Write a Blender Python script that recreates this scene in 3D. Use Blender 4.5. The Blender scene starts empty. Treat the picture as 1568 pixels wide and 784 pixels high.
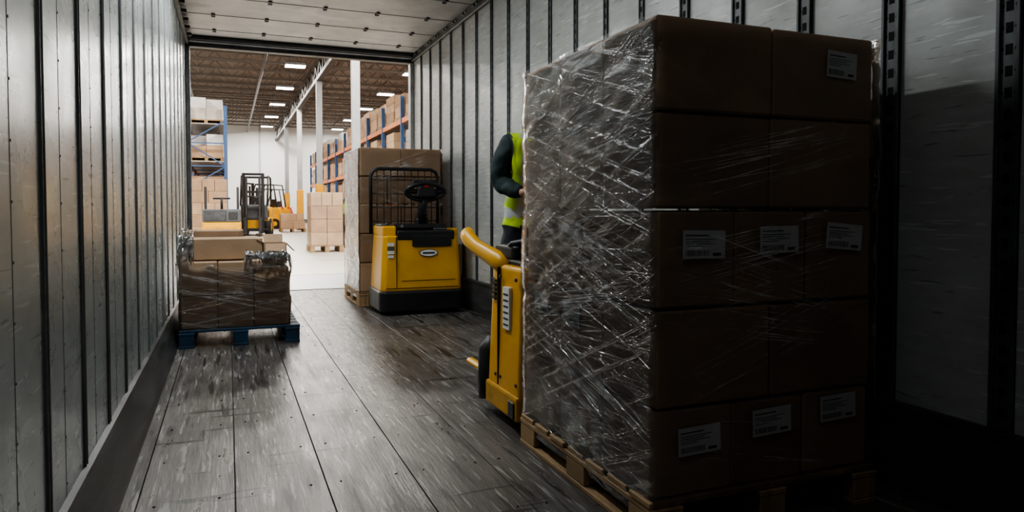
import bpy, bmesh, math, random
from mathutils import Vector, Matrix, noise, Euler
random.seed(7)
R=random.random
def U(a,b): return a+(b-a)*random.random()
COL=bpy.context.scene.collection
# ------------------------------------------------------------------ materials
def newmat(name):
    m=bpy.data.materials.new(name); m.use_nodes=True
    nt=m.node_tree; b=nt.nodes["Principled BSDF"]
    return m,nt,b
def coords(nt,scale=(1,1,1),rot=(0,0,0)):
    tc=nt.nodes.new('ShaderNodeTexCoord'); mp=nt.nodes.new('ShaderNodeMapping')
    mp.inputs['Scale'].default_value=scale; mp.inputs['Rotation'].default_value=rot
    nt.links.new(tc.outputs['Object'],mp.inputs['Vector']); return mp.outputs['Vector']
def noi(nt,vec,scale=5,detail=4,rough=.6):
    n=nt.nodes.new('ShaderNodeTexNoise'); n.inputs['Scale'].default_value=scale
    n.inputs['Detail'].default_value=detail; n.inputs['Roughness'].default_value=rough
    nt.links.new(vec,n.inputs['Vector']); return n.outputs['Fac']
def ramp(nt,fac,stops):
    r=nt.nodes.new('ShaderNodeValToRGB'); e=r.color_ramp.elements
    while len(e)<len(stops): e.new(.5)
    for i,(p,c) in enumerate(stops):
        e[i].position=p; e[i].color=(c[0],c[1],c[2],1) if isinstance(c,(tuple,list)) else (c,c,c,1)
    nt.links.new(fac,r.inputs['Fac']); return r.outputs['Color']
def mixc(nt,fac,a,b,mode='MIX'):
    m=nt.nodes.new('ShaderNodeMix'); m.data_type='RGBA'; m.blend_type=mode
    for s,v in ((0,fac),(6,a),(7,b)):
        if hasattr(v,'links') or hasattr(v,'is_linked'): nt.links.new(v,m.inputs[s])
        else: m.inputs[s].default_value= v if s==0 else (v[0],v[1],v[2],1)
    return m.outputs[2]
def bump(nt,b,h,strength=.3,dist=.01):
    n=nt.nodes.new('ShaderNodeBump'); n.inputs['Strength'].default_value=strength; n.inputs['Distance'].default_value=dist
    nt.links.new(h,n.inputs['Height']); nt.links.new(n.outputs['Normal'],b.inputs['Normal']); return n
def simple(name,c,rough=.5,metal=0,var=.15,scale=6,bmp=0,c2=None,stretch=(1,1,1),bscale=40):
    m,nt,b=newmat(name)
    v=coords(nt,stretch); f=noi(nt,v,scale)
    c2=c2 or tuple(max(0,x*(1-var*2)) for x in c)
    nt.links.new(ramp(nt,f,[(.32,c2),(.66,c)]),b.inputs['Base Color'])
    r=nt.nodes.new('ShaderNodeMapRange'); r.inputs['To Min'].default_value=max(0,rough-.1); r.inputs['To Max'].default_value=min(1,rough+.12)
    nt.links.new(f,r.inputs['Value']); nt.links.new(r.outputs[0],b.inputs['Roughness'])
    b.inputs['Metallic'].default_value=metal
    if bmp: bump(nt,b,noi(nt,coords(nt,stretch),bscale),bmp,.004)
    return m
def emis(name,c,s):
    m,nt,b=newmat(name); b.inputs['Base Color'].default_value=(*c,1)
    b.inputs['Emission Color'].default_value=(*c,1); b.inputs['Emission Strength'].default_value=s; return m

M={}
M['card']=simple('cardboard',(.46,.30,.185),.75,0,.14,3,.25,bscale=60)
M['card2']=simple('cardboard_light',(.54,.37,.235),.75,0,.12,4,.25,bscale=60)
M['card3']=simple('cardboard_dark',(.40,.255,.155),.75,0,.14,4,.25,bscale=60)
M['tape']=simple('packing_tape',(.50,.36,.22),.22,0,.05)
M['white']=simple('label_paper',(.78,.78,.76),.6,0,.04)
M['ink']=simple('label_ink',(.03,.03,.03),.6,0,.1)
M['wood']=simple('pallet_wood',(.40,.255,.13),.7,0,.2,5,.4,stretch=(6,1,1))
M['blue']=simple('blue_painted_wood',(.012,.055,.115),.6,0,.3,8,.4)
M['yellow']=simple('yellow_paint',(.84,.43,.015),.33,0,.06,3,c2=(.68,.33,.012))
M['yellowdark']=simple('yellow_paint_worn',(.66,.34,.02),.42,0,.2,9)
M['black']=simple('black_plastic',(.018,.018,.02),.42,0,.2,8,.15)
M['rubber']=simple('rubber',(.02,.02,.02),.8,0,.2)
M['steel']=simple('dark_steel',(.09,.09,.095),.4,.8,.2,8)
M['lsteel']=simple('grey_steel',(.42,.43,.44),.38,.7,.15,8)
M['red']=simple('red_plastic',(.6,.02,.015),.4,0,.05)
M['dgrey']=simple('grey_plastic',(.09,.095,.10),.5,0,.1)
M['rblue']=simple('rack_blue_paint',(.035,.09,.22),.5,0,.1)
M['orange']=simple('rack_orange_paint',(.62,.17,.03),.5,0,.1)
M['colpaint']=simple('column_paint',(.36,.37,.38),.5,0,.06)
M['joist']=simple('joist_paint',(.19,.17,.15),.6,.0,.1)
M['girder']=simple('girder_paint',(.05,.045,.04),.6,.0,.1)
M['deck']=simple('roof_deck',(.22,.18,.15),.7,0,.15,1)
M['wwall']=simple('warehouse_wall_paint',(.72,.73,.73),.7,0,.05,.4)
M['posts']=simple('post_galvanised',(.15,.155,.16),.42,.4,.35,7,stretch=(1,1,.5))
M['postl']=simple('post_aluminium',(.30,.315,.31),.4,.25,.25,7,stretch=(1,1,.5))
M['slot']=simple('slot_dark',(.006,.006,.007),.8,0,.1)
M['kick']=simple('kick_plate',(.12,.12,.12),.42,.4,.3,5,.3,stretch=(1,.3,3))
M['skin']=simple('skin',(.50,.28,.19),.5,0,.06)
M['hair']=simple('hair',(.02,.014,.01),.6,0,.2,40)
M['jacket']=simple('jacket_dark_green',(.016,.036,.038),.75,0,.2,12,.5,bscale=25)
M['vest']=simple('hi_vis_vest',(.55,.80,.03),.6,0,.08,8,.3,bscale=25)
M['refl']=simple('reflective_tape',(.55,.57,.58),.35,.2,.05)
M['trouser']=simple('trousers',(.018,.022,.035),.8,0,.2,12,.4,bscale=25)
M['boot']=simple('boots',(.03,.022,.016),.6,0,.2)
M['lampw']=emis('lamp_lens',(1,.97,.92),14)
M['wrapgoods']=simple('wrapped_goods',(.50,.44,.38),.4,0,.2,3)
M['goodsw']=simple('white_goods',(.62,.60,.57),.5,0,.12,3)

def floor_mat():
    m,nt,b=newmat('trailer_floor_planks')
    tc=nt.nodes.new('ShaderNodeTexCoord'); sp=nt.nodes.new('ShaderNodeSeparateXYZ'); nt.links.new(tc.outputs['Object'],sp.inputs[0])
    a=nt.nodes.new('ShaderNodeMath'); a.operation='MULTIPLY_ADD'; a.inputs[1].default_value=1/.29; a.inputs[2].default_value=20-.0345
    nt.links.new(sp.outputs[0],a.inputs[0]); fl=nt.nodes.new('ShaderNodeMath'); fl.operation='FLOOR'; nt.links.new(a.outputs[0],fl.inputs[0])
    wn=nt.nodes.new('ShaderNodeTexWhiteNoise'); wn.noise_dimensions='1D'; nt.links.new(fl.outputs[0],wn.inputs['W'])
    grain=noi(nt,coords(nt,(14,.8,1)),4,6,.65)
    big=noi(nt,coords(nt,(2.2,.5,1)),2.2,6,.7)
    scr=noi(nt,coords(nt,(9,1.1,1),(0,0,.5)),3.0,3,.5)
    scr2=noi(nt,coords(nt,(1.2,9,1),(0,0,.9)),1.8,3,.5)
    scr3=noi(nt,coords(nt,(13,.9,1),(0,0,-.25)),1.8,2,.5)
    scr4=noi(nt,coords(nt,(26,1.4,1),(0,0,.12)),2.6,2,.5)
    c=ramp(nt,grain,[(.25,(.066,.060,.056)),(.5,(.15,.14,.13)),(.78,(.27,.255,.24))])
    c=mixc(nt,.6,c,ramp(nt,big,[(.30,(.22,.20,.185)),(.66,(1.3,1.28,1.26))]),'MULTIPLY')
    c=mixc(nt,.35,c,wn.outputs['Value'],'MULTIPLY')
    s=ramp(nt,scr,[(.0,0),(.64,0),(.67,.7),(.70,.7)]); s2=ramp(nt,scr2,[(.0,0),(.63,0),(.66,1),(.70,1)]); s3=ramp(nt,scr3,[(.0,0),(.60,0),(.64,.9),(.70,.9)]); s4=ramp(nt,scr4,[(.0,0),(.62,0),(.65,.6),(.7,.6)])
    c=mixc(nt,s,c,(.34,.33,.32)); c=mixc(nt,s4,c,(.40,.39,.38)); c=mixc(nt,s2,c,(.020,.019,.018)); c=mixc(nt,s3,c,(.022,.021,.020))
    nt.links.new(c,b.inputs['Base Color'])
    rr=ramp(nt,noi(nt,coords(nt,(5,1.0,1)),3.0,6,.65),[(.3,.24),(.7,.46)])
    nt.links.new(rr,b.inputs['Roughness']); b.inputs['Metallic'].default_value=.12
    bump(nt,b,noi(nt,coords(nt,(14,1.0,1)),6,6,.7),.35,.005)
    return m
M['floor']=floor_mat()
def wall_mat(name,base,dark,metal,rmin,rmax,scuff,bs=.25,bd=.02,fn=.3):
    m,nt,b=newmat(name)
    big=noi(nt,coords(nt,(1,.8,1.0)),2.0,6,.7)
    fine=noi(nt,coords(nt,(1,1.5,10)),3,5,.6)
    vert=noi(nt,coords(nt,(1,1.5,1.5)),2.2,5,.6)
    c=ramp(nt,big,[(.28,dark),(.6,base)])
    c=mixc(nt,fn,c,ramp(nt,fine,[(.3,(.55,.55,.55)),(.6,(1,1,1))]),'MULTIPLY')
    scr=noi(nt,coords(nt,(1,2.2,26),(.25,0,0)),2.4,3,.5)
    c=mixc(nt,ramp(nt,scr,[(0,0),(.64,0),(.68,scuff),(.71,scuff)]),c,tuple(x*.3 for x in dark))
    scr3=noi(nt,coords(nt,(1,2.3,34),(-.15,0,0)),2.1,2,.5)
    c=mixc(nt,ramp(nt,scr3,[(0,0),(.64,0),(.67,scuff),(.70,scuff)]),c,tuple(min(1,x*1.4) for x in base))
    nt.links.new(c,b.inputs['Base Color']); b.inputs['Metallic'].default_value=metal
    nt.links.new(ramp(nt,vert,[(.3,rmin),(.7,rmax)]),b.inputs['Roughness'])
    bump(nt,b,noi(nt,coords(nt,(1,1.5,1)),1.8,2,.5),bs,bd)
    return m
M['wl']=wall_mat('trailer_wall_aluminium',(.50,.555,.56),(.36,.41,.41),.4,.22,.36,.5,.15,.02,.2)
M['wr']=wall_mat('trailer_wall_liner',(.56,.57,.555),(.40,.405,.39),.1,.28,.5,.55)
M['roof']=wall_mat('trailer_roof_sheet',(.58,.565,.55),(.40,.39,.37),.1,.35,.5,.3)
def conc():
    m,nt,b=newmat('warehouse_concrete')
    f=noi(nt,coords(nt,(1,1,1)),.8,6,.65)
    nt.links.new(ramp(nt,f,[(.3,(.33,.305,.265)),(.7,(.46,.435,.39))]),b.inputs['Base Color'])
    b.inputs['Roughness'].default_value=.35
    return m
M['conc']=conc()
def film(name,base,amt,slope=14,seed=0.0,fres=.6,bd=.004):
    m=bpy.data.materials.new(name); m.use_nodes=True; nt=m.node_tree
    for n in list(nt.nodes): nt.nodes.remove(n)
    out=nt.nodes.new('ShaderNodeOutputMaterial')
    tc=nt.nodes.new('ShaderNodeTexCoord'); sp=nt.nodes.new('ShaderNodeSeparateXYZ'); nt.links.new(tc.outputs['Object'],sp.inputs[0])
    u=nt.nodes.new('ShaderNodeMath'); u.operation='ADD'; nt.links.new(sp.outputs[0],u.inputs[0]); nt.links.new(sp.outputs[1],u.inputs[1])
    def layer(sz,su,along,sd,lo,hi,val):
        a=nt.nodes.new('ShaderNodeMath'); a.operation='MULTIPLY'; a.inputs[1].default_value=sz; nt.links.new(sp.outputs[2],a.inputs[0])
        c=nt.nodes.new('ShaderNodeMath'); c.operation='MULTIPLY_ADD'; c.inputs[1].default_value=su; nt.links.new(u.outputs[0],c.inputs[0]); nt.links.new(a.outputs[0],c.inputs[2])
        d=nt.nodes.new('ShaderNodeMath'); d.operation='MULTIPLY'; d.inputs[1].default_value=along; nt.links.new(u.outputs[0],d.inputs[0])
        cm=nt.nodes.new('ShaderNodeCombineXYZ'); nt.links.new(c.outputs[0],cm.inputs[0]); nt.links.new(d.outputs[0],cm.inputs[1]); cm.inputs[2].default_value=sd
        return ramp(nt,noi(nt,cm.outputs[0],1,4,.6),[(0,0),(lo,0),(hi,val),(1,val)])
    l1=layer(48,slope*1.5,.8,seed+1,.54,.74,1); l2=layer(52,-slope*1.1,.8,seed+5,.55,.75,.8); l3=layer(90,3,.8,seed+9,.57,.76,.4); l4=layer(12,-slope*.4,1.0,seed+13,.50,.74,.4)
    s=mixc(nt,1,mixc(nt,1,mixc(nt,1,l1,l2,'ADD'),l3,'ADD'),l4,'ADD')
    f=nt.nodes.new('ShaderNodeMath'); f.operation='MULTIPLY_ADD'; f.inputs[1].default_value=amt; f.inputs[2].default_value=base; f.use_clamp=True
    nt.links.new(s,f.inputs[0])
    tr=nt.nodes.new('ShaderNodeBsdfTransparent'); gl=nt.nodes.new('ShaderNodeBsdfGlossy'); p=nt.nodes.new('ShaderNodeBsdfPrincipled')
    p.inputs['Base Color'].default_value=(.76,.76,.77,1); p.inputs['Roughness'].default_value=.2
    gl.inputs['Roughness'].default_value=.13; gl.inputs['Color'].default_value=(1,1,1,1)
    bn=nt.nodes.new('ShaderNodeBump'); bn.inputs['Strength'].default_value=1; bn.inputs['Distance'].default_value=bd
    nt.links.new(s,bn.inputs['Height']); nt.links.new(bn.outputs['Normal'],p.inputs['Normal']); nt.links.new(bn.outputs['Normal'],gl.inputs['Normal'])
    mx=nt.nodes.new('ShaderNodeMixShader'); nt.links.new(f.outputs[0],mx.inputs[0]); nt.links.new(tr.outputs[0],mx.inputs[1]); nt.links.new(p.outputs[0],mx.inputs[2])
    fr=nt.nodes.new('ShaderNodeFresnel'); fr.inputs['IOR'].default_value=1.45
    fa=nt.nodes.new('ShaderNodeMath'); fa.operation='MULTIPLY'; fa.inputs[1].default_value=fres; fa.use_clamp=True; nt.links.new(fr.outputs[0],fa.inputs[0])
    m2=nt.nodes.new('ShaderNodeMixShader'); nt.links.new(fa.outputs[0],m2.inputs[0]); nt.links.new(mx.outputs[0],m2.inputs[1]); nt.links.new(gl.outputs[0],m2.inputs[2])
    nt.links.new(m2.outputs[0],out.inputs['Surface'])
    return m
M['film']=film('stretch_film',.02,.16,fres=1.4,bd=.005)
M['film2']=film('stretch_film_loose',.02,.18,8,3.3,1.3,.004)
M['filmd']=film('stretch_film_thin',.0,.06,10,6,.6,.003)
def strandmat():
    m=bpy.data.materials.new('stretch_film_crease'); m.use_nodes=True; nt=m.node_tree
    p=nt.nodes['Principled BSDF']; p.inputs['Base Color'].default_value=(.88,.88,.88,1); p.inputs['Roughness'].default_value=.2
    nt.links.new(ramp(nt,noi(nt,coords(nt,(4,4,4)),3,3),[(.38,.0),(.7,.85)]),p.inputs['Alpha'])
    return m
M['strand']=strandmat()

# ------------------------------------------------------------------ mesh builder
class B:
    def __init__(s): s.bm=bmesh.new(); s.mats=[]
    def mi(s,k):
        if k not in s.mats: s.mats.append(k)
        return s.mats.index(k)
    def face(s,vs,m,smooth=False):
        try: f=s.bm.faces.new(vs)
        except ValueError: return None
        f.material_index=s.mi(m); f.smooth=smooth; return f
    def box(s,lo,hi,m,b=0,rot=None,jit=0):
        c=(Vector(lo)+Vector(hi))/2; h=[abs(hi[i]-lo[i])/2 for i in range(3)]
        b=min(b,min(h)*.9)
        if rot is not None and not isinstance(rot,Matrix): rot=Euler(rot).to_matrix()
        def P(x,y,z):
            v=Vector((x,y,z))
            if rot is not None: v=rot@v
            return s.bm.verts.new(c+v)
        S=(-1,1)
        if b<=0:
            v={(a,d,e):P(a*h[0],d*h[1],e*h[2]) for a in S for d in S for e in S}
            for a in S:
                s.face([v[a,-1,-1],v[a,1,-1],v[a,1,1],v[a,-1,1]],m)
                s.face([v[-1,a,-1],v[1,a,-1],v[1,a,1],v[-1,a,1]],m)
                s.face([v[-1,-1,a],v[1,-1,a],v[1,1,a],v[-1,1,a]],m)
            return
        v={}
        for a in S:
            for d in S:
                for e in S:
                    v[a,d,e,0]=P(a*h[0],d*(h[1]-b),e*(h[2]-b))
                    v[a,d,e,1]=P(a*(h[0]-b),d*h[1],e*(h[2]-b))
                    v[a,d,e,2]=P(a*(h[0]-b),d*(h[1]-b),e*h[2])
                    s.face([v[a,d,e,0],v[a,d,e,1],v[a,d,e,2]],m)
        for a in S:
            s.face([v[a,-1,-1,0],v[a,1,-1,0],v[a,1,1,0],v[a,-1,1,0]],m)
            s.face([v[-1,a,-1,1],v[1,a,-1,1],v[1,a,1,1],v[-1,a,1,1]],m)
            s.face([v[-1,-1,a,2],v[1,-1,a,2],v[1,1,a,2],v[-1,1,a,2]],m)
            for d in S:
                s.face([v[a,d,-1,0],v[a,d,1,0],v[a,d,1,1],v[a,d,-1,1]],m)
                s.face([v[a,-1,d,0],v[a,1,d,0],v[a,1,d,2],v[a,-1,d,2]],m)
                s.face([v[-1,a,d,1],v[1,a,d,1],v[1,a,d,2],v[-1,a,d,2]],m)
    def tube(s,pts,r,m,n=10,closed=False,cap=True,sy=1.0):
        pts=[Vector(p) for p in pts]; rings=[]; L=len(pts)
        up=None
        for i,p in enumerate(pts):
            if closed: t=(pts[(i+1)%L]-pts[i-1])
            else: t=(pts[min(i+1,L-1)]-pts[max(i-1,0)])
            t.normalize()
            if up is None:
                up=Vector((0,0,1)) if abs(t.z)<.9 else Vector((1,0,0))
            a=up-t*up.dot(t); a.normalize(); up=a; bb=t.cross(a)
            rr=r[i] if isinstance(r,(list,tuple)) else r
            rings.append([s.bm.verts.new(p+a*math.cos(2*math.pi*(k+.5)/n)*rr*sy+bb*math.sin(2*math.pi*(k+.5)/n)*rr) for k in range(n)])
        for i in range(L if closed else L-1):
            A=rings[i]; C=rings[(i+1)%L]
            for k in range(n): s.face([A[k],A[(k+1)%n],C[(k+1)%n],C[k]],m,n>4)
        if cap and not closed:
            s.face(rings[0],m); s.face(rings[-1][::-1],m)
    def cyl(s,p,q,r,m,n=16,r2=None): s.tube([p,q],[r,r if r2 is None else r2],m,n)
    def bar(s,p,q,w,m): s.tube([p,q],w*.707,m,4)
    def prism(s,poly,axis,lo,hi,m,bev=0,seg=2,top=None):
        t=bmesh.new()
        def P(a,b,c): return ((c,a,b),(a,c,b),(a,b,c))[axis]
        A=[t.verts.new(P(a,b,lo)) for a,b in poly]; pt=top or poly; C=[t.verts.new(P(a,b,hi)) for a,b in pt]
        n=len(poly); t.faces.new(A); t.faces.new(C[::-1])
        for i in range(n): t.faces.new([A[i],A[(i+1)%n],C[(i+1)%n],C[i]])
        bmesh.ops.recalc_face_normals(t,faces=t.faces)
        if bev: bmesh.ops.bevel(t,geom=list(t.edges),offset=bev,segments=seg,affect='EDGES',profile=.5,clamp_overlap=True)
        s.merge(t,m,smooth=False); t.free()
    def merge(s,t,m,smooth=None,mat=None):
        t.verts.ensure_lookup_table(); mp={}
        for v in t.verts: mp[v]=s.bm.verts.new(mat@v.co if mat else v.co)
        for f in t.faces:
            g=s.face([mp[v] for v in f.verts],m)
            if g and smooth is not None: g.smooth=smooth
    def sphere(s,c,r,m,sc=(1,1,1),u=20,v=12,rot=None):
        t=bmesh.new(); bmesh.ops.create_uvsphere(t,u_segments=u,v_segments=v,radius=r)
        mt=Matrix.Translation(Vector(c))@(Euler(rot).to_matrix().to_4x4() if rot else Matrix())@Matrix.Diagonal((*sc,1))
        s.merge(t,m,True,mt); t.free()
    def out(s,name,parent=None,loc=(0,0,0),rot=(0,0,0),recalc=True):
        if recalc: bmesh.ops.recalc_face_normals(s.bm,faces=s.bm.faces)
        me=bpy.data.meshes.new(name); s.bm.to_mesh(me); s.bm.free()
        for k in s.mats: me.materials.append(M[k])
        o=bpy.data.objects.new(name,me); COL.objects.link(o); o.location=loc; o.rotation_euler=rot
        if parent: o.parent=parent
        return o
def empty(name,loc=(0,0,0),rot=(0,0,0)):
    o=bpy.data.objects.new(name,None); o.empty_display_size=.2; COL.objects.link(o); o.location=loc; o.rotation_euler=rot; return o

# ------------------------------------------------------------------ trailer shell
XL,XR=-.41,2.09; YE=8.45; YF=-3.0; ZC=2.78
b=B(); b.box((XL-.05,YF,-.12),(XR+.05,YE,-.012),'slot')
x=-.28-.29
xs=[]
while x<XR+.01:
    a=max(x,XL+.0); c=min(x+.29,XR)
    if c-a>.03: b.box((a+.0018,YF,-.03),(c-.0018,YE,0),'floor',.001); xs.append((a,c))
    x+=.29
for a,c in xs:
    y=-.5
    while y<YE:
        for xx in (a+.05,c-.05):
            b.cyl((xx+U(-.006,.006),y+U(-.01,.01),-.001),(xx,y,.0012),.0035,'slot',8)
        y+=.42
b.out('floor')
b=B(); b.box((XL-.06,YF,-.1),(XL,YE,ZC+.03),'wl')
def post(b,x,sgn,y,w,lad,mm='posts',t0=.012):
    t=t0*sgn
    b.box((min(x,x+t*.6),y-w/2,.12),(max(x,x+t*.6),y+w/2,ZC-.08),mm)
    for e in (-1,1):
        yy=y+e*(w/2-w*.09); b.box((min(x,x+t*1.3),yy-w*.09,.12),(max(x,x+t*1.3),yy+w*.09,ZC-.08),mm,.002)
    z=.2; st=.062
    while z<ZC-.15:
        b.box((min(x,x+t*.7),y-w*.14,z),(max(x,x+t*.7),y+w*.14,z+(.036 if not lad else .03)),'slot')
        if lad:
            for e in (-1,1): b.box((min(x,x+t*.7),y+e*w*.27-.003,z+.012),(max(x,x+t*.7),y+e*w*.27+.003,z+.02),'slot')
        z+=st
y=1.97-.46*8
while y<YE-.12:
    post(b,XL,1,y,.034,False,'postl',.005)
    b.box((XL,y+.2,.1),(XL+.0008,y+.2022,ZC-.08),'postl')
    for k in range(20): b.cyl((XL,y+.208,.2+k*.125),(XL+.002,y+.208,.2+k*.125),.0035,'postl',6)
    y+=.46
b.out('wall_left')
b=B(); b.box((XR,YF,-.1),(XR+.06,YE,ZC+.03),'wr')
y=1.36-.39*9
while y<YE-.12:
    post(b,XR,-1,y,.07 if y<3 else .045,True,'posts',.012 if y<3 else .009)
    y+=.39
b.out('wall_right')
b=B(); b.box((XL-.05,YF-.06,-.1),(XR+.05,YF,ZC+.03),'wr'); b.out('wall_front')
b=B()
b.prism([(XL,0),(XL+.085,0),(XL+.07,.03),(XL+.018,.16),(XL,.165)],1,YF,YE-.1,'kick'); b.out('baseboard_left')
b=B(); b.box((XR-.02,YF,0),(XR,YE-.1,.28),'kick',.004); b.box((XR-.03,YF,.262),(XR,YE-.1,.29),'kick',.006); b.out('baseboard_right')
b=B(); b.box((XL-.06,YF,ZC),(XR+.06,YE,ZC+.05),'roof')
y=YE-.5
while y>YF:
    b.box((XL,y-.0015,ZC-.004),(XR,y+.0015,ZC),'posts')
    for k in range(5):
        xx=XL+.3+k*.48
        b.box((xx-.018,y-.05,ZC-.016),(xx+.018,y-.015,ZC),'steel',.004)
        b.box((xx-.018,y+.015,ZC-.016),(xx+.018,y+.05,ZC),'steel',.004)
    y-=.62
b.out('ceiling')
b=B()
for x0,x1,s in ((XL,XL+.035,1),(XR-.035,XR,-1)):
    b.box((x0,YF,ZC-.085),(x1,YE-.1,ZC),'posts',.006)
    y=0
    while y<YE-.3:
        b.box((x0+s*.02,y,ZC-.05),(x1+s*.045,y+.05,ZC-.02),'steel',.005)
        b.box((x0+s*.02,y+.09,ZC-.045),(x1+s*.03,y+.12,ZC-.02),'steel',.005)
        y+=.31
b.out('trim_1')
b=B()
b.box((XL,YE-.10,0),(XL+.045,YE,ZC),'posts',.006); b.box((XR-.045,YE-.10,0),(XR,YE,ZC),'lsteel',.006)
b.box((XL,YE-.10,ZC-.10),(XR,YE,ZC),'steel',.006); b.box((XL+.04,YE-.17,ZC-.06),(XR-.04,YE-.10,ZC-.035),'lsteel',.004)
b.box((XL+.04,YE-.21,ZC-.045),(XR-.04,YE-.17,ZC-.012),'steel',.004)
b.out('trim_2')
b=B(); b.box((XL+.05,YE-.03,.002),(XR-.05,YE+.05,.008),'lsteel',.002); b.out('trim_3')

# ------------------------------------------------------------------ warehouse
WY=49; WX0,WX1=-16,20; WZ=6.9; DY=8.52
b=B(); b.box((WX0,YE,-.2),(WX1,WY,-.004),'conc'); b.out('floor.001')
b=B(); b.box((XL,YE+.02,-.004),(XR,YE+1.9,.001),'lsteel')
b.box((XL-.02,YE+1.9,-.004),(XR+.02,YE+1.93,.0015),'slot'); b.out('dock_leveler_plate')
b=B()
b.box((WX0,DY,0),(XL-.03,DY+.25,WZ),'wwall'); b.box((XR+.03,DY,0),(WX1,DY+.25,WZ),'wwall'); b.box((XL-.03,DY,ZC+.02),(XR+.03,DY+.25,WZ),'wwall')
b.out('wall_dock')
b=B(); b.box((WX0,WY,0),(WX1,WY+.2,WZ),'wwall')
for k in range(9): b.box((WX0+k*4+1.9,WY-.05,0),(WX0+k*4+2.0,WY,WZ),'colpaint')
b.box((WX0,WY-.02,0),(WX1,WY,.25),'dgrey'); b.out('wall_back')
b=B(); b.box((WX0-.2,YE,0),(WX0,WY,WZ),'wwall'); b.out('wall_side')
b=B(); b.box((WX1,YE,0),(WX1+.2,WY,WZ),'wwall'); b.out('wall_side.001')
b=B(); b.box((WX0,YE,WZ),(WX1,WY,WZ+.1),'deck')
x=WX0
while x<WX1:
    b.box((x,YE,WZ-.04),(x+.07,WY,WZ),'deck'); x+=.45
b.out('ceiling.001')
b=B(); y=10
while y<WY:
    b.bar((WX0,y,WZ-.08),(WX1,y,WZ-.08),.08,'joist'); b.bar((WX0,y,WZ-.7),(WX1,y,WZ-.7),.07,'joist')
    x=WX0; f=0
    while x<WX1-.6:
        b.bar((x,y,WZ-.7 if f else WZ-.08),(x+.6,y,WZ-.08 if f else WZ-.7),.03,'joist'); x+=.6; f^=1
    y+=1.7
for gx in (3.0,-9.0,13):
    b.box((gx-.09,9,WZ-.85),(gx+.09,WY,WZ-.72),'girder'); b.box((gx-.09,9,WZ-1.5),(gx+.09,WY,WZ-1.37),'girder')
    y=9; f=0
    while y<WY-.8:
        b.bar((gx,y,WZ-.8 if f else WZ-1.42),(gx,y+.6,WZ-1.42 if f else WZ-.8),.07,'girder'); y+=.6; f^=1
for x in (1.2,-1.4): b.tube([(x,9,WZ-.95),(x,WY,WZ-.95)],.05,'steel',8)
b.out('roof_trusses')
for gx in (3.0,-9.0,13):
    for yy in (18,25.6,33,40.5):
        b=B(); w=.10
        b.box((gx-w,yy-w,0),(gx+w,yy+w,WZ-1.5),'colpaint',.01)
        b.box((gx-w-.08,yy-w-.08,0),(gx+w+.08,yy+w+.08,.02),'steel',.004)
        b.box((gx-w-.04,yy-w-.04,.02),(gx+w+.04,yy+w+.04,1.8),'yellow',.03)
        b.out('support_column')
lamps=empty('high_bay_lights'); b=B()
ly=[11.6+5*k for k in range(8)]; lx=[-9.5,-3.2,2.3,6.6,12.5]
for yy in ly:
    for xx in lx:
        b.box((xx-.36,yy-.24,WZ-.83),(xx+.36,yy+.24,WZ-.72),'lsteel',.02)
        b.box((xx-.34,yy-.22,WZ-.855),(xx+.34,yy+.22,WZ-.83),'lampw')
        b.bar((xx-.2,yy,WZ-.75),(xx-.2,yy,WZ),.015,'steel'); b.bar((xx+.2,yy,WZ-.75),(xx+.2,yy,WZ),.015,'steel')
b.out('fixtures',lamps)
def area(name,loc,rot,sx,sy,pw,col=(1,1,1),parent=None,spread=180):
    l=bpy.data.lights.new(name,'AREA'); l.shape='RECTANGLE'; l.size=sx; l.size_y=sy; l.energy=pw; l.color=col; l.spread=math.radians(spread)
    o=bpy.data.objects.new(name,l); COL.objects.link(o); o.location=loc; o.rotation_euler=rot
    if parent: o.parent=parent
    return o
for yy in ly:
    for xx in lx: area('lamp_glow',(xx,yy,WZ-.87),(0,0,0),.66,.42,265,(1,.955,.885),lamps)
dl=empty('door_fill_light',(.84,9.55,3.35))  # added fill lamp with housing, unseen behind the header, brightens the trailer
b=B(); b.box((-.6,-.05,-.06),(.6,.07,.12),'steel',.02); b.bar((0,.0,.1),(0,-.65,.45),.04,'steel'); b.box((-.1,-.73,.35),(.1,-.66,.55),'steel',.01); b.out('housing',dl)
area('lamp_glow',(0,-.09,-.08),(math.radians(68),0,0),1.1,.14,400,(1,.98,.95),dl)
for yy,pw in ((.2,4.5),(3.7,25),(5.7,24)):  # added ceiling strips, out of view, as fill for the trailer interior
    E=empty('fill_strip_light',(.10,yy,ZC)); b=B()
    b.box((-.05,-.6,-.035),(.05,.6,-.001),'lsteel',.008); b.box((-.04,-.58,-.04),(.04,.58,-.034),'lampw' if yy>1 else 'goodsw'); b.out('housing',E)
    area('lamp_glow',(0,0,-.045),(0,0,0),.08,1.16,pw,(.94,.985,1),E)

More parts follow.
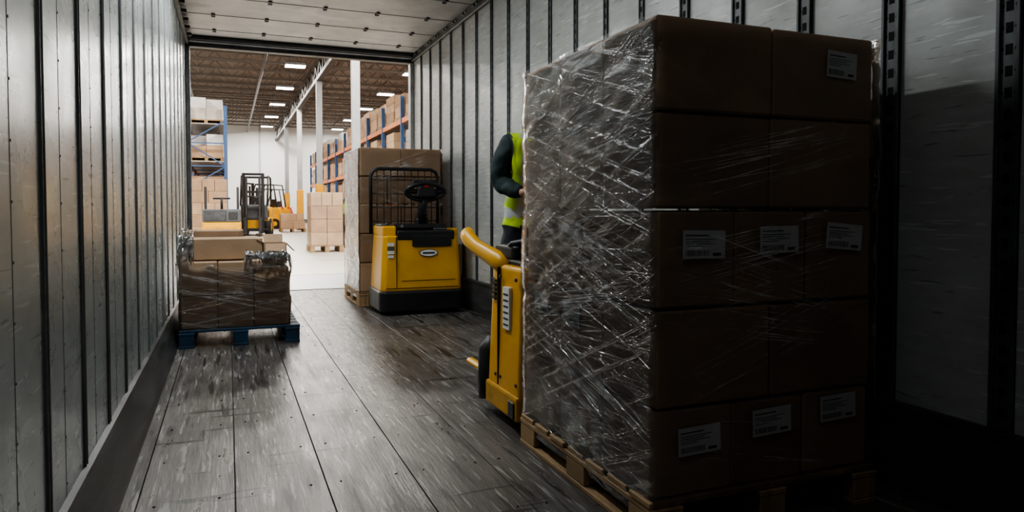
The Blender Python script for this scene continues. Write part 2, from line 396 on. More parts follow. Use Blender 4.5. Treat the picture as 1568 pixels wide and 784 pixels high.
# ------------------------------------------------------------------ pallets & boxes
def pallet(name,parent,x0,x1,y0,y1,m,ht=.14,deck=7):
    b=B(); W=x1-x0; bw=.1
    cols=[x0,(x0+x1)/2-bw/2,x1-bw]; rows=[y0,(y0+y1)/2-.07,y1-.14]
    for c in cols:
        b.box((c,y0,0),(c+bw,y1,.018),m,.003)
        b.box((c,y0,ht-.036),(c+bw,y1,ht-.018),m,.003)
        for r in rows: b.box((c+.002,r+.002,.018),(c+bw-.002,r+.138,ht-.036),m,.004)
    n=deck; s=(y1-y0)/n
    for i in range(n):
        b.box((x0+U(-.004,.004),y0+i*s+.012,ht-.018),(x1+U(-.004,.004),y0+(i+1)*s-.012,ht),m,.003)
    return b.out(name,parent)
def cbox(b,lo,hi,m,tape=True):
    j=.004
    lo=[v+U(.001,j) for v in lo]; hi=[v-U(.001,j) for v in hi]
    b.box(lo,hi,m,.006,rot=(0,0,U(-.008,.008)))
def label(b,axis,pos,u,z,w,h,sg=-1,tilt=0):
    def q(du0,dz0,du1,dz1,off,m):
        pts=[]
        for du,dz in ((du0,dz0),(du1,dz0),(du1,dz1),(du0,dz1)):
            a=u+du*math.cos(tilt)-dz*math.sin(tilt); c=z+du*math.sin(tilt)+dz*math.cos(tilt); o=pos+sg*off
            pts.append(b.bm.verts.new((a,o,c) if axis=='y' else (o,a,c)))
        b.face(pts,m)
    q(-w/2,-h/2,w/2,h/2,.001,'white')
    q(-w*.44,h*.30,w*.10,h*.34,.0018,'ink')
    for k,e in enumerate((.3,.12,.25,-.05)): q(-w*.44,h*(.18-.08*k),w*e,h*(.2-.08*k),.0018,'ink')
    x=-w*.44
    while x<w*.1:
        d=U(.006,.02)*w; q(x,-h*.40,x+d,-h*.2,.0018,'ink'); x+=d+U(.01,.025)*w
    q(w*.2,-h*.4,w*.4,-h*.3,.0018,'ink')
def wrap(name,parent,x0,x1,y0,y1,z0,z1,m,off=.012,amp=.007,top=None,seed=0,strands=140,nz=46,bulge=0,wm=1.0,mn=None):
    b=B(); W=x1-x0; D=y1-y0; per=[]; st=.02
    def side(p,q):
        n=max(2,int((Vector(q)-Vector(p)).length/st))
        for i in range(n): 
            t=i/n; per.append((p[0]+(q[0]-p[0])*t,p[1]+(q[1]-p[1])*t))
    cs=[(x0,y0),(x1,y0),(x1,y1),(x0,y1)]
    for i in range(4): side(cs[i],cs[(i+1)%4])
    cx,cy=(x0+x1)/2,(y0+y1)/2; rows=[]
    for j in range(nz+1):
        row=[]
        for (px,py) in per:
            zt=z1 if top is None else top(px,py)
            z=z0+(zt-z0)*j/nz
            uu=px+py; uv=px-py
            nx=noise.noise(Vector((px*6+seed,py*6,z*9)))*amp+noise.noise(Vector((uu*9+seed,z*40+uv*9,1)))*amp*.35+noise.noise(Vector((uv*3+seed,z*26+uu*16,4)))*amp*.45
            o=off+nx; o=max(o,.004)
            dx=(1 if px>cx else -1) if abs(px-x0)<1e-6 or abs(px-x1)<1e-6 else 0
            dy=(1 if py>cy else -1) if abs(py-y0)<1e-6 or abs(py-y1)<1e-6 else 0
            row.append(b.bm.verts.new((px+dx*o,py+dy*o,z)))
        rows.append(row)
    n=len(per)
    for j in range(nz):
        for i in range(n):
            near=mn and abs(per[i][1]-y0)<1e-6 and abs(per[(i+1)%n][1]-y0)<1e-6
            b.face([rows[j][i],rows[j][(i+1)%n],rows[j+1][(i+1)%n],rows[j+1][i]],mn if near else m,True)
    o=b.out(name,parent,recalc=False)
    # long, gently sloping creases that run in a few parallel fans like the turns of the film
    b=B(); fans=[(random.choice('lllnbr'),U(z0+.1,z1-.1),random.choice((.22,-.30,.36,-.16))) for _ in range(max(6,strands//11))]
    for k in range(strands):
        f,zc,sl=random.choice(fans); a0,a1=(y0,y1) if f in 'lr' else (x0,x1)
        L=U(.35,1.0)*(a1-a0); s=U(a0,a1-L); sl=sl+U(-.05,.05); z=zc+sl*((s+L/2)-(a0+a1)/2)+U(-.07,.07)
        w=U(.0003,.0010)*wm; oo=off+amp*1.1
        segs=10; prev=None; ph=U(0,9)
        for i in range(segs+1):
            t=i/segs; a=s+L*t; zz=z+sl*L*(t-.5)+math.sin(ph+t*4)*.004
            zlim=z1 if top is None else top(x0 if f=='l' else x1 if f=='r' else a, a if f in 'lr' else (y0 if f=='n' else y1))
            if zz>zlim-.004 or zz<z0: prev=None; continue
            ww=w*(math.sin(math.pi*min(max(t,.05),.95)))
            pos={'l':(x0-oo,a),'r':(x1+oo,a),'n':(a,y0-oo),'b':(a,y1+oo)}[f]
            c=(b.bm.verts.new((pos[0],pos[1],zz-ww)),b.bm.verts.new((pos[0],pos[1],zz+ww)))
            if prev: b.face([prev[0],c[0],c[1],prev[1]],'strand')
            prev=c
    b.out(name+'_creases',parent,recalc=False)

P1=empty('wrapped_pallet_load',(1.495,2.11,0))
x0,x1,y0,y1=-.40,.40,-.46,.46
pallet('pallet',P1,x0-.02,x1+.02,y0-.02,y1+.02,'wood',.12)
b=B()
Z=[.12,.375,.655,.935,1.208,1.472]
lay=[(3,3),(2,3),(3,2),(2,3),(2,3)]
for k,(nx,ny) in enumerate(lay):
    ox=U(-.006,.006); oy=U(-.006,.006)
    for i in range(nx):
        for j in range(ny):
            cbox(b,(x0+(x1-x0)*i/nx+ox,y0+(y1-y0)*j/ny+oy,Z[k]),(x0+(x1-x0)*(i+1)/nx+ox,y0+(y1-y0)*(j+1)/ny+oy,Z[k+1]-.004),random.choice(('card','card','card3')))
for i,(u,z) in enumerate([(-.25,.835),(.02,.845),(.275,.85)]): label(b,'y',y0-.007,u,z,.145,.08,tilt=U(-.02,.02)-(.08 if i==2 else 0))
for i,(u,z) in enumerate([(-.26,.28),(.0,.305),(.26,.32)]): label(b,'y',y0-.007,u,z,.145,.08,tilt=.04)
label(b,'y',y0-.007,.255,1.375,.12,.08,tilt=-.05)
for u,z in ((.30,.585),(.05,.575)): label(b,'x',x0-.007,u,z,.12,.08,tilt=0)
b.out('cartons',P1)
wrap('stretch_wrap',P1,x0,x1,y0,y1,.06,1.47,'film',.013,.008,seed=2,strands=560,nz=90,mn='filmd',wm=1.1)

P2=empty('wrapped_pallet_load',(1.565,7.21,0))
x0,x1,y0,y1=-.40,.40,-.42,.44
pallet('pallet',P2,x0-.02,x1+.02,y0-.02,y1+.02,'wood')
b=B(); Z=[.14,.42,.70,.98,1.25,1.53]
for k in range(5):
    nx,ny=((2,3),(3,2),(2,3),(3,3),(2,2))[k]
    for i in range(nx):
        for j in range(ny):
            cbox(b,(x0+(x1-x0)*i/nx,y0+(y1-y0)*j/ny,Z[k]),(x0+(x1-x0)*(i+1)/nx,y0+(y1-y0)*(j+1)/ny,Z[k+1]-.003),random.choice(('card','card2','card3')))
for u,z in ((-.2,.6),(.15,.6),(-.1,1.1),(.2,1.12),(.0,.33)): label(b,'x',x0-.006,u,z,.13,.09)
b.out('cartons',P2)
wrap('stretch_wrap',P2,x0,x1,y0,y1,.07,1.53,'film',.014,.008,seed=12,strands=220,nz=50,wm=2,mn='filmd')

P3=empty('broken_pallet_load',(.05,5.64,0))
x0,x1,y0,y1=-.355,.34,-.44,.46
pallet('pallet',P3,x0-.015,x1+.07,y0-.04,y1+.04,'blue',.12)
b=B(); Z=[.12,.35,.58]
for k in range(2):
    for i in range(3):
        for j in range(3):
            if k==1 and i==2 and j==1: continue
            h=Z[k+1]-.003-(.04 if (k==1 and i==2) else 0)
            cbox(b,(x0+(x1-x0)*i/3,y0+(y1-y0)*j/3,Z[k]),(x0+(x1-x0)*(i+1)/3,y0+(y1-y0)*(j+1)/3,h),random.choice(('card','card2')))
b.box((x0+.07,y0+.10,.582),(x0+.52,y0+.40,.73),'card2',.006,rot=(0,0,.06))
b.box((x0+.08,y0+.225,.73),(x0+.51,y0+.275,.7315),'tape',0,rot=(0,0,.06))
b.box((x0+.02,y0+.50,.582),(x0+.4,y0+.82,.775),'card',.006,rot=(0,0,-.1))
def opencarton(ox,oy,oz,w,d,h):
    b.box((ox,oy,oz),(ox+w,oy+.006,oz+h),'card2'); b.box((ox,oy+d,oz),(ox+w,oy+d+.006,oz+h),'card2')
    b.box((ox,oy+.006,oz),(ox+.006,oy+d,oz+h),'card2'); b.box((ox+w-.006,oy+.006,oz),(ox+w,oy+d,oz+h),'card2'); b.box((ox+.006,oy+.006,oz),(ox+w-.006,oy+d,oz+.005),'card3')
    b.box((ox+w-.012,oy+.01,oz+h-.03),(ox+w+.068,oy+d,oz+h-.025),'card2',rot=(0,.8,0)); b.box((ox-.05,oy+.01,oz+h+.015),(ox+.01,oy+d,oz+h+.02),'card2',rot=(0,.5,0))
    b.box((ox+.01,oy+d+.02-.03,oz+h+.025),(ox+w-.01,oy+d+.02+.04,oz+h+.03),'card2',rot=(1.0,0,0))
    b.box((ox+.01,oy-.06,oz+h-.03),(ox+w-.01,oy+.01,oz+h-.025),'card',rot=(.8,0,0))
opencarton(x0+.535,y0+.09,.545,.155,.24,.145)
b.out('cartons',P3)
def ragged(px,py): return .54+.06*noise.noise(Vector((px*5,py*5,3)))+.12*max(0,noise.noise(Vector((px*9,py*9,7))))-.04*(px>0.1)+(.12 if px<-.3 else 0)
wrap('stretch_wrap',P3,x0,x1,y0,y1,.10,.62,'film2',.014,.010,top=ragged,seed=22,strands=200,nz=34,wm=2)
b=B(); n=60
def heap(px0,px1,py0,py1,zb,seed,amp):
    g=[[b.bm.verts.new((px0+(px1-px0)*i/n+.02*noise.noise(Vector((i*.4,j*.3,seed))),py0+(py1-py0)*j/n+.03*noise.noise(Vector((i*.3,j*.4,seed+5))),
        zb+amp*(.5+noise.noise(Vector((i*.16,j*.16,seed))))+amp*.5*noise.noise(Vector((i*.5,j*.5,seed+2)))-.10*max(0,1-min(i,n-i)/5)**2-.10*max(0,1-min(j,n-j)/5)**2)) for j in range(n+1)] for i in range(n+1)]
    for i in range(n):
        for j in range(n): b.face([g[i][j],g[i+1][j],g[i+1][j+1],g[i][j+1]],'film2',True)
heap(x0+.40,x1+.02,y0-.02,y0+.08,.585,3,.05); heap(x0-.02,x0+.08,y0,y1,.64,9,.12)
b.out('loose_film',P3,recalc=False)

# ------------------------------------------------------------------ pallet truck near the door
T1=empty('rider_pallet_truck',(1.60,6.14,0))
b=B()
b.prism([(-.385,.0),(-.35,-.06),(.35,-.06),(.385,.0),(.385,.5),(-.385,.5)],2,.03,.215,'black',.022,3)
b.prism([(-.372,.0),(-.34,-.035),(.34,-.035),(.372,0),(.372,.48),(-.372,.48)],2,.205,.70,'yellow',.018,3,
        top=[(-.345,.02),(-.315,-.008),(.315,-.008),(.345,.02),(.345,.46),(-.345,.46)])
for xx in (-.235,): b.box((xx-.002,-.036,.24),(xx+.002,-.010,.69),'black')
b.box((-.33,-.0375,.235),(.33,-.026,.24),'black')
b.prism([(-.345,.02),(-.23,.0),(-.23,.46),(-.345,.46)],2,.69,.785,'yellow',.014,2)
b.prism([(.30,.0),(.345,.02),(.345,.46),(.30,.46)],2,.69,.76,'yellow',.012,2)
b.prism([(-.225,-.02),(.30,-.02),(.315,.1),(.30,.46),(-.225,.46)],2,.66,.745,'black',.014,2)
b.prism([(-.10,-.035),(.27,-.035),(.22,-.012),(-.05,-.012)],2,.60,.70,'black',.006,1)
b.box((-.18,.05,.74),(.26,.38,.80),'black',.025); b.box((-.345,.1,.78),(-.24,.4,.80),'dgrey',.01)
b.box((.12,.03,.742),(.24,.1,.765),'dgrey',.008); b.cyl((-.28,.12,.79),(-.28,.12,.81),.018,'black',14)
t=bmesh.new(); bmesh.ops.create_circle(t,cap_ends=True,segments=28,radius=1)
def badge(c,sx,sz,m): b.merge(t,m,False,Matrix.Translation(c)@Matrix.Rotation(math.radians(90-3),4,'X')@Matrix.Diagonal((sx,sz,1,1)))
badge((.055,-.029,.545),.085,.034,'ink'); badge((.055,-.031,.545),.078,.028,'white'); b.box((.0,-.0345,.538),(.11,-.032,.552),'ink'); t.free()
for i in range(3): b.box((-.315,-.030,.54+i*.035),(-.255,-.024,.568+i*.035),'white' if i!=1 else 'dgrey')
b.box((-.31,-.030,.505),(-.26,-.024,.53),'white')
b.box((-.19,-.036,.30),(.30,-.033,.304),'black')
for xx in (-.25,.25): b.cyl((xx-.05,.2,.075),(xx+.05,.2,.075),.075,'rubber',20)
b.tube([(.04,.16,.78),(.04,.13,.92),(.045,.07,1.04)],[.05,.04,.035],'black',14)
b.box((-.02,.12,.78),(.1,.22,.86),'black',.02)
loop=[]
for k in range(24):
    a=2*math.pi*k/24; loop.append((.045+.165*math.cos(a)*(1+.08*math.cos(2*a)),.04+.03*math.sin(a)*-1,1.09+.075*math.sin(a)))
b.tube(loop,.021,'black',10,closed=True)
b.prism([(-.05,1.04),(.14,1.04),(.12,1.13),(.09,1.16),(.0,1.16),(-.03,1.13)],1,.0,.075,'black',.015,2)
b.box((-.13,.02,1.075),(.22,.06,1.115),'black',.012); b.box((.02,-.004,1.125),(.07,.02,1.15),'red',.008)
b.tube([(-.10,.04,1.13),(-.05,.05,1.185),(.14,.05,1.185),(.19,.04,1.13)],.014,'black',8)
fr=[(-.36,.5,.70),(-.36,.5,1.24),(-.34,.5,1.29),(-.29,.5,1.315),(.22,.5,1.315),(.27,.5,1.29),(.29,.5,1.24),(.29,.5,.70)]
b.tube(fr,.017,'black',10)
for k in range(9): 
    xx=-.30+k*.066; b.tube([(xx,.5,.72),(xx,.5,1.30)],.0045,'black',6)
for k in range(4): b.tube([(-.36,.5,.82+k*.13),(.29,.5,.82+k*.13)],.0055,'black',6)
b.tube([(.0+.02*math.cos(k*.9)+.1,.25+.02*math.sin(k*.9),.80+k*.004) for k in range(70)],.006,'black',6)
b.box((-.30,.48,.03),(.30,.56,.34),'yellow',.01)
for xx in (-.2,.2):
    b.box((xx-.07,.54,.045),(xx+.07,1.45,.095),'steel',.01); b.cyl((xx-.04,1.3,.045),(xx+.04,1.3,.045),.04,'rubber',14)
b.out('truck_body',T1)

# ------------------------------------------------------------------ near pallet truck
T2=empty('rider_pallet_truck',(1.475,2.665,0))
b=B()
b.prism([(-.375,.0),(.375,.0),(.375,.36),(.33,.46),(-.33,.46),(-.375,.36)],2,.14,.69,'yellow',.016,3,
   top=[(-.36,.0),(.36,.0),(.36,.33),(.32,.43),(-.32,.43),(-.36,.33)])
b.prism([(-.385,-.0),(.385,-.0),(.385,.38),(-.385,.38)],2,.05,.155,'yellowdark',.012,2)
b.box((-.392,.02,.06),(-.383,.08,.13),'black',.003)
for sx in (-1,1): b.tube([(sx*.335,.43,.05),(sx*.335,.44,.12),(sx*.335,.45,.28),(sx*.325,.44,.34)],[.06,.062,.055,.02],'black',14)
b.box((-.3,.42,.05),(.3,.49,.30),'black',.02)
for sx in (-1,1):
    X=sx*.3745
    b.box((X-.004 if sx<0 else X-.012,.235,.16),(X+.012 if sx<0 else X+.004,.240,.68),'black')
    for k in range(5): b.box((X-.003 if sx<0 else X-.02,.27,.535+k*.02),(X+.02 if sx<0 else X+.003,.325,.543+k*.02),'black',rot=(.15,0,0))
    b.box((X-.003 if sx<0 else X-.01,.10,.42),(X+.01 if sx<0 else X+.003,.175,.60),'white')
    for k in range(6): b.box((X-.004 if sx<0 else X-.01,.11,.435+k*.026),(X+.01 if sx<0 else X+.004,.165,.443+k*.026),'ink')
    for yy,zz in ((.03,.2),(.03,.64),(.21,.2),(.21,.64),(.27,.2)): b.cyl((X-.004,yy,zz),(X+.004,yy,zz),.008,'steel',10)
b.prism([(-.33,.01),(.33,.01),(.33,.36),(.29,.42),(-.29,.42),(-.33,.36)],2,.685,.715,'black',.01,2)
b.box((-.30,.04,.71),(-.14,.14,.722),'lsteel',.004,rot=(.1,0,0)); b.box((-.29,.05,.716),(-.17,.12,.726),'dgrey',.003,rot=(.1,0,0))
b.prism([(-.33,.18),(-.31,.16),(.25,.16),(.25,.40),(-.33,.40)],2,.71,.775,'black',.022,3)
b.tube([(-.30,.30,.755),(-.32,.2,.78),(-.26,.12,.80),(-.1,.1,.80),(.1,.1,.80)],.016,'black',10)
b.cyl((.0,.28,.77),(.0,.36,.92),.035,'black',14); b.tube([(-.14,.37,.93),(.14,.37,.93)],.02,'black',10); b.box((-.06,.33,.90),(.06,.41,.96),'black',.02)
for sx in (-1,1):
    b.tube([(sx*.325,.24,.66),(sx*.335,.33,.70),(sx*.345,.45,.725),(sx*.355,.58,.75),(sx*.36,.68,.785),(sx*.36,.72,.81)],[.038,.038,.034,.032,.036,.034],'yellow',16,sy=1.2)
b.box((-.36,.47,.15),(.33,.74,.18),'yellow',.01); b.box((-.33,.49,.18),(.30,.72,.184),'rubber')
b.box((-.30,.47,.10),(-.26,.6,.15),'yellow',.004); b.box((.26,.47,.10),(.30,.6,.15),'yellow',.004)
for xx in (-.2,.2):
    b.box((xx-.065,-.92,.028),(xx+.065,.02,.078),'steel',.008)
b.cyl((-.06,.25,.11),(.06,.25,.11),.11,'rubber',20)
for xx in (-.27,.27): b.cyl((xx-.03,.2,.06),(xx+.03,.2,.06),.06,'rubber',16)
b.out('truck_body',T2)

# ------------------------------------------------------------------ people
def skinmesh(verts,edges,radii,sub=2,root=0):
    me=bpy.data.meshes.new('tmp'); me.from_pydata(verts,edges,[]); o=bpy.data.objects.new('tmp',me); COL.objects.link(o)
    md=o.modifiers.new('s','SKIN'); sv=me.skin_vertices[0].data
    for i,r in enumerate(radii):
        sv[i].radius=(r,r) if not isinstance(r,tuple) else r; sv[i].use_root=(i==root)
    md.use_smooth_shade=True; md.branch_smoothing=.4
    s=o.modifiers.new('d','SUBSURF'); s.levels=sub; s.render_levels=sub
    bpy.context.view_layer.update(); dg=bpy.context.evaluated_depsgraph_get()
    res=bpy.data.meshes.new_from_object(o.evaluated_get(dg)); t=bmesh.new(); t.from_mesh(res)
    bpy.data.objects.remove(o); return t
def segd(p,a,c):
    ab=c-a; t=max(0,min(1,(p-a).dot(ab)/ab.length_squared)); return (p-(a+ab*t)).length,t
def person(name,loc,rotz,arms='hold',lean=0.0):
    E=empty(name,loc,(0,0,rotz)); b=B()
    V={ 'pel':(0,0,.90),'sp':(0,-.015,1.04),'ch':(0,-.05,1.20),'nb':(0,-.09,1.37),'nk':(0,-.125,1.46),
        'sL':(-.17,-.075,1.325),'eL':(-.225,-.02,1.09),'wL':(-.145,-.22,1.03),
        'sR':(.17,-.075,1.325),'eR':(.225,-.02,1.09),'wR':(.145,-.22,1.03),
        'hL':(-.095,.0,.84),'kL':(-.12,-.03,.47),'aL':(-.125,.03,.10),'tL':(-.14,-.11,.045),
        'hR':(.095,.0,.84),'kR':(.12,-.02,.47),'aR':(.125,.04,.10),'tR':(.14,-.10,.045)}
    V={k:Vector(v)+Vector((0,-lean*max(0,v[2]-.9),-lean*.35*max(0,v[2]-.9))) for k,v in V.items()}
    rad={'pel':(.145,.11),'sp':(.14,.11),'ch':(.16,.12),'nb':(.09,.08),'nk':.055,'sL':.084,'eL':.062,'wL':.042,'sR':.084,'eR':.062,'wR':.042,
         'hL':.095,'kL':.068,'aL':.05,'tL':.038,'hR':.095,'kR':.068,'aR':.05,'tR':.038}
    Ed=[('pel','sp'),('sp','ch'),('ch','nb'),('nb','nk'),('ch','sL'),('sL','eL'),('eL','wL'),('ch','sR'),('sR','eR'),('eR','wR'),
        ('pel','hL'),('hL','kL'),('kL','aL'),('aL','tL'),('pel','hR'),('hR','kR'),('kR','aR'),('aR','tR')]
    ks=list(V); t=skinmesh([V[k] for k in ks],[(ks.index(a),ks.index(c)) for a,c in Ed],[rad[k] for k in ks],3)
    def rr(k): return rad[k] if not isinstance(rad[k],tuple) else rad[k][0]
    tag={}
    for f in t.faces:
        p=f.calc_center_median(); best=None
        for a,c in Ed:
            d,tt=segd(p,V[a],V[c]); r=rr(a)*(1-tt)+rr(c)*tt; q=d/r
            if best is None or q<best[0]: best=(q,a,c,tt)
        _,a,c,tt=best; m='jacket'
        if (a,c)==('nb','nk'): m='jacket' if p.z<V['nb'].z+.05 else 'skin'
        elif c in('sp','ch','nb') or (abs(p.x)<.165 and p.z>1.15 and c in('sL','sR','eL','eR')):
            m='vest'
            if .885<p.z<.935: m='refl'
            elif .085<abs(p.x)<.115 and p.z>.935: m='refl'
            elif abs(p.x)<.012 and p.y<-.06: m='jacket'
            if p.z<.83: m='trouser'
        elif a in('pel','hL','hR','kL','kR'): 
            m='trouser'
            if p.z>.83: m='vest'
            if .885<p.z<.935: m='refl'
        if a in('aL','aR') or p.z<.10: m='boot'
        tag[f.index]=m
    t.faces.ensure_lookup_table(); t.normal_update()
    mv={}
    for f in t.faces:
        if tag[f.index] in('vest','refl'):
            for v in f.verts: mv[v.index]=v
    for v in mv.values(): v.co+=v.normal*.010
    mp={v:b.bm.verts.new(v.co+v.normal*(.014*noise.noise(v.co*13)+.006*noise.noise(v.co*31))) for v in t.verts}
    for f in t.faces: b.face([mp[v] for v in f.verts],tag[f.index],True)
    t.free()
    for s,w in ((-1,V['wL']),(1,V['wR'])):
        d=Vector((-s*.55,-.8,.12)).normalized(); w=w+Vector((0,-.02,0))
        up=Vector((0,0,1)); inn=Vector((-s,0,0))
        vv=[w-d*.03, w+d*.04, w+d*.075]; ed=[(0,1),(1,2)]; rd=[.028,(.036,.02),(.038,.018)]
        tt=skinmesh(vv,ed,rd,2); b.merge(tt,'skin',True); tt.free()
        for k in range(4):
            o=w+d*.075+up*(.027-.018*k); L=(.040,.045,.042,.033)[k]
            q1=o+d*L*.8+inn*.008; q2=q1+d*L*.25+inn*L*.6; q3=q2+inn*L*.3-d*L*.4
            tt=skinmesh([o-d*.02,q1,q2,q3],[(0,1),(1,2),(2,3)],[.0095,.009,.0085,.007],1); b.merge(tt,'skin',True); tt.free()
        o=w+d*.025+up*.02; tt=skinmesh([o,o+up*.025+d*.025+inn*.01,o+up*.03+d*.05+inn*.03],[(0,1),(1,2)],[.012,.0105,.009],1); b.merge(tt,'skin',True); tt.free()
    hc=V['nk']+Vector((0,-.035,.115)); t=bmesh.new(); bmesh.ops.create_uvsphere(t,u_segments=32,v_segments=24,radius=1)
    for v in t.verts:
        x,y,z=v.co; fr=max(0,-y)
        x*=1-.22*max(0,-z); y*=1-.12*max(0,-z)
        c=Vector((x*.077,y*.098,z*.118))
        c.y-=.026*math.exp(-((x/.16)**2+((z+.12)/.2)**2))*fr
        c.y+=.010*math.exp(-(((abs(x)-.36)/.16)**2+((z-.06)/.12)**2))*fr
        c.y-=.007*math.exp(-((x/.3)**2+((z+.5)/.08)**2))*fr
        c.y-=.010*math.exp(-((x/.3)**2+((z+.85)/.15)**2))
        v.co=c
    Rh=Matrix.Translation(hc)@Matrix.Rotation(math.radians(22),4,'X'); b.merge(t,'skin',True,Rh); t.free()
    for s in (-1,1):
        b.sphere(Rh@Vector((s*.03,-.082,.008)),.0115,'white',u=12,v=8); b.sphere(Rh@Vector((s*.03,-.0915,.007)),.005,'ink',u=10,v=6)
        b.sphere(Rh@Vector((s*.078,.005,-.005)),.03,'skin',(.3,.6,1),u=12,v=8)
        b.tube([Rh@Vector((s*.014,-.096,.032)),Rh@Vector((s*.03,-.098,.037)),Rh@Vector((s*.047,-.088,.03))],.004,'hair',6)
    b.tube([Rh@Vector((-.022,-.092,-.058)),Rh@Vector((0,-.1,-.056)),Rh@Vector((.022,-.092,-.058))],.004,'red',6)
    t=bmesh.new(); bmesh.ops.create_uvsphere(t,u_segments=28,v_segments=18,radius=1)
    bmesh.ops.delete(t,geom=[v for v in t.verts if v.co.z<.02+(.35 if v.co.y<-.3 else 0)*(-v.co.y)],context='VERTS')
    b.merge(t,'hair',True,Rh@Matrix.Translation((0,.006,.022))@Matrix.Diagonal((.086,.104,.112,1))); t.free()
    o=b.out('figure',E)
    c=(V['wL']+V['wR'])/2+Vector((0,-.105,.012))
    b=B(); b.box(c-Vector((.06,.02,.07)),c+Vector((.06,.02,.08)),'black',.01,rot=(-.9,0,0)); b.box(c+Vector((-.04,-.026,-.01)),c+Vector((.04,-.014,.06)),'dgrey',.003,rot=(-.9,0,0)); b.out('handheld_terminal',E)
    return E
person('warehouse_worker',(1.70,3.95,0),math.radians(2))
person('warehouse_worker',(2.52,16.4,0),math.radians(120),lean=.35)

# ------------------------------------------------------------------ warehouse contents
def pile(b,x0,x1,y0,y1,z0,z1,mats,n=3):
    nz=max(1,round((z1-z0)/.3)); 
    for k in range(nz):
        nx=random.choice((2,3)); ny=random.choice((2,3))
        m=random.choice(mats)
        for i in range(nx):
            for j in range(ny):
                if k==nz-1 and R()<.12: continue
                b.box((x0+(x1-x0)*i/nx+.004,y0+(y1-y0)*j/ny+.004,z0+(z1-z0)*k/nz),(x0+(x1-x0)*(i+1)/nx-.004,y0+(y1-y0)*(j+1)/ny-.004,z0+(z1-z0)*(k+1)/nz-.004),m,.006)
def rack(name,x0,x1,y0,bays,bl,levels,H):
    E=empty(name,((x0+x1)/2,y0,0)); b=B(); g=B(); cx=(x0+x1)/2; h=(x1-x0)/2
    for k in range(bays+1):
        yy=k*bl
        for s in (-1,1): b.box((s*h-.05,yy-.04,0),(s*h+.05,yy+.04,H),'rblue')
        z=.15; f=1
        while z<H-.8:
            b.bar((-h*f,yy,z),(h*f,yy,z+.7),.035,'rblue'); b.bar((-h,yy,z),(h,yy,z),.035,'rblue'); z+=.7; f=-f
    for k in range(bays):
        for L in [0]+levels:
            if L>0:
                for s in (-1,1): b.box((s*h-.03,k*bl+.04,L-.14),(s*h+.03,(k+1)*bl-.04,L),'orange')
                b.box((-h,k*bl+.05,L-.02),(h,(k+1)*bl-.05,L+.0),'lsteel')
            for q in range(2):
                if R()<.06: continue
                a=k*bl+.12+q*(bl/2-.02); w=bl/2-.2
                g.box((-h+.05,a,L+.001),(h-.05,a+w,L+.02),'wood'); 
                for xx in (-h+.05,-.05,h-.15): g.box((xx,a,L+.02),(xx+.1,a+w,L+.10),'wood')
                g.box((-h+.05,a,L+.10),(h-.05,a+w,L+.13),'wood')
                pile(g,-h+.07,h-.07,a+.02,a+w-.02,L+.13,L+.13+U(.5,.87),random.choice((('card','card2'),('goodsw','wrapgoods','card'),('wrapgoods','card2'),('card2','card3'))))
    b.out('frame',E); g.out('stored_goods',E)
rack('pallet_rack',4.7,5.8,17.5,10,2.7,[1.25,2.4,3.55],4.2)
rack('pallet_rack',9.2,10.3,17.5,10,2.7,[1.25,2.4,3.55,4.7],5.2)
rack('pallet_rack',-1.15,-.05,23.5,7,2.7,[1.25,2.4,3.55],4.1)
def floorload(name,x,y,w,d,z,mats=('card2','wrapgoods'),film_=True):
    E=empty(name,(x,y,0)); pallet('pallet',E,-w/2,w/2,-d/2,d/2,'wood'); b=B(); pile(b,-w/2+.02,w/2-.02,-d/2+.02,d/2-.02,.14,z,mats); b.out('cartons',E)
    if film_: wrap('stretch_wrap',E,-w/2+.02,w/2-.02,-d/2+.02,d/2-.02,.1,z,'filmd',.012,.006,strands=25,nz=12,seed=x)
floorload('carton_pallet_load',2.0,16.2,.72,.85,1.30,('card2','card'))
floorload('carton_pallet_load',2.45,30.5,1.0,1.0,.75,('card2','card'),False)
floorload('carton_pallet_load',1.3,45.5,1.0,1.0,1.2,('card2','card3'),False)
floorload('carton_pallet_load',-.5,21.4,1.0,.9,1.75,('card2','card'),False)
floorload('carton_pallet_load',3.75,27,1.0,1.0,1.5,('card2','card'),False)
floorload('carton_pallet_load',3.75,22,.9,1.0,1.3,('card2','wrapgoods'),False)
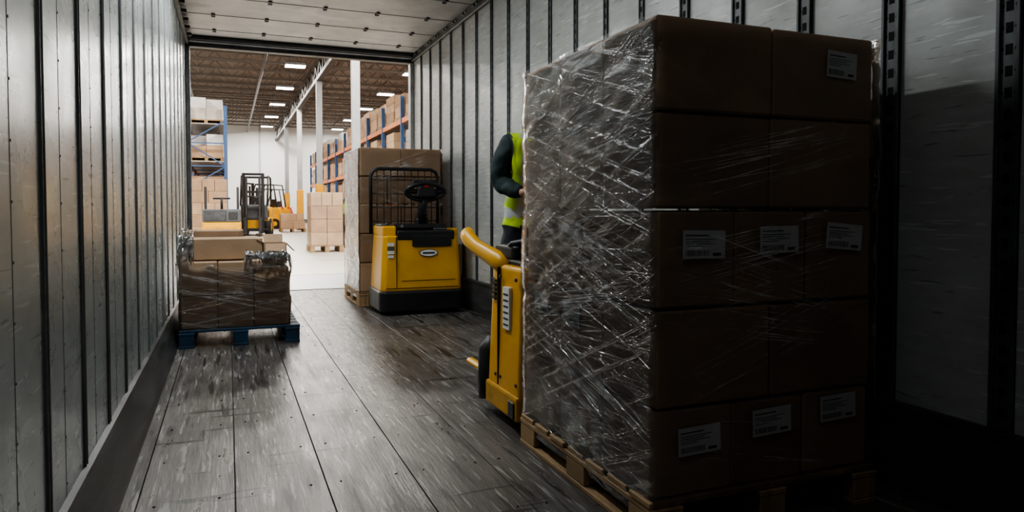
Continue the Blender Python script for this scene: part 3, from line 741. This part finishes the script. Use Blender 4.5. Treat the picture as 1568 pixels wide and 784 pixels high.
def forklift(name,loc,rz,body='yellow'):
    E=empty(name,loc,(0,0,rz)); b=B()
    b.prism([(-.45,-.9),(.45,-.9),(.52,-.7),(.52,.75),(-.52,.75),(-.52,-.7)],2,.18,.62,body,.03,2)
    b.prism([(-.95,.25),(-.98,.75),(-.85,1.02),(-.35,1.0),(-.35,.25)],0,-.5,.5,body,.05,3)
    b.prism([(-.35,.6),(-.35,.9),(.1,.86),(.12,.6)],0,-.42,.42,'black',.02,2)
    b.box((-.25,-.25,.86),(.25,.2,1.0),'black',.04); b.prism([(-.32,.95),(-.40,1.4),(-.30,1.42),(-.2,.98)],0,-.23,.23,'black',.03,2)
    b.prism([(.4,.6),(.75,.6),(.72,1.05),(.6,1.1)],0,-.45,.45,'dgrey',.03,2)
    b.tube([(0,.58,1.0),(0,.42,1.2)],.02,'black'); b.tube([(.17*math.cos(a*.5236),.42+.06*math.sin(a*.5236),1.2+.15*math.sin(a*.5236)) for a in range(12)],.015,'black',8,closed=True)
    for s in (-1,1):
        b.tube([(s*.45,-.72,1.0),(s*.45,-.55,2.08),(s*.45,.35,2.12),(s*.45,.7,1.05)],.035,'black',8)
        b.cyl((s*.34,-.65,.24),(s*.52,-.65,.24),.24,'rubber',20); b.cyl((s*.36,.55,.3),(s*.56,.55,.3),.3,'rubber',22); b.cyl((s*.565,.55,.3),(s*.57,.55,.3),.15,body,16); b.cyl((s*.53,-.65,.24),(s*.535,-.65,.24),.11,body,16)
        b.box((s*.32-.05,.85,.08),(s*.32+.05,.97,2.2),'black',.01); b.box((s*.22-.035,.97,.08),(s*.22+.035,1.05,2.05),'steel',.01)
        b.box((s*.25-.06,1.12,.06),(s*.25+.06,2.1,.10),'steel',.008); b.box((s*.25-.06,1.08,.06),(s*.25+.06,1.13,.65),'steel',.008)
        b.cyl((s*.3,-.94,1.0),(s*.3,-.9,1.0),.05,'red',12)
    for k in range(6): b.box((-.45,-.5+k*.16,2.07),(.45,-.46+k*.16,2.11),'black')
    for z in (.15,.9,1.5,2.12): b.box((-.35,.86,z),(.35,.94,z+.08),'black',.01)
    b.box((-.5,1.05,.2),(.5,1.09,.26),'black'); b.box((-.5,1.05,.55),(.5,1.09,.62),'black')
    b.out('truck_body',E)
forklift('forklift',(.95,27.4,0),math.radians(172))
forklift('forklift',(2.55,44.5,0),math.radians(60),'red')
forklift('forklift',(1.75,36,0),math.radians(60))
E=empty('reach_truck',(-.15,18.9,0)); b=B()
b.prism([(-.42,-.5),(.42,-.5),(.45,-.3),(.45,.6),(-.45,.6),(-.45,-.3)],2,.06,.62,'yellow',.03,2)
b.prism([(-.42,-.5),(.42,-.5),(.44,-.3),(.44,.6),(-.44,.6),(-.44,-.3)],2,.62,.93,'dgrey',.03,2)
b.box((-.38,-.52,.66),(.1,-.49,.9),'steel',.01); b.box((.16,-.52,.68),(.36,-.49,.86),'black',.01); b.box((-.35,-.515,.3),(.35,-.495,.5),'yellowdark',.01)
for s in (-1,1): b.cyl((s*.3-.05,-.2,.12),(s*.3+.05,-.2,.12),.12,'rubber',16); b.box((s*.25-.06,.6,.04),(s*.25+.06,1.7,.09),'steel'); b.box((s*.38-.03,.5,.9),(s*.38+.03,.58,1.5),'black',.01)
b.tube([(0,.2,.9),(0,.1,1.2)],.03,'black'); b.tube([(-.2,.1,1.2),(.2,.1,1.2)],.025,'black')
b.out('truck_body',E)

# ------------------------------------------------------------------ world, camera
w=bpy.data.worlds.new('World'); bpy.context.scene.world=w; w.use_nodes=True
w.node_tree.nodes['Background'].inputs[0].default_value=(.5,.55,.6,1); w.node_tree.nodes['Background'].inputs[1].default_value=.05
cam=bpy.data.cameras.new('camera'); co=bpy.data.objects.new('camera',cam); COL.objects.link(co)
cam.lens=24.8; cam.sensor_width=36; cam.clip_end=200; cam.shift_y=-.023
co.location=(0,0,.935); co.rotation_euler=(math.radians(90-1.9),0,math.radians(-21.9))
bpy.context.scene.camera=co
vs=bpy.context.scene.view_settings
vs.view_transform='AgX'; vs.look='AgX - Medium High Contrast'; vs.exposure=0.15
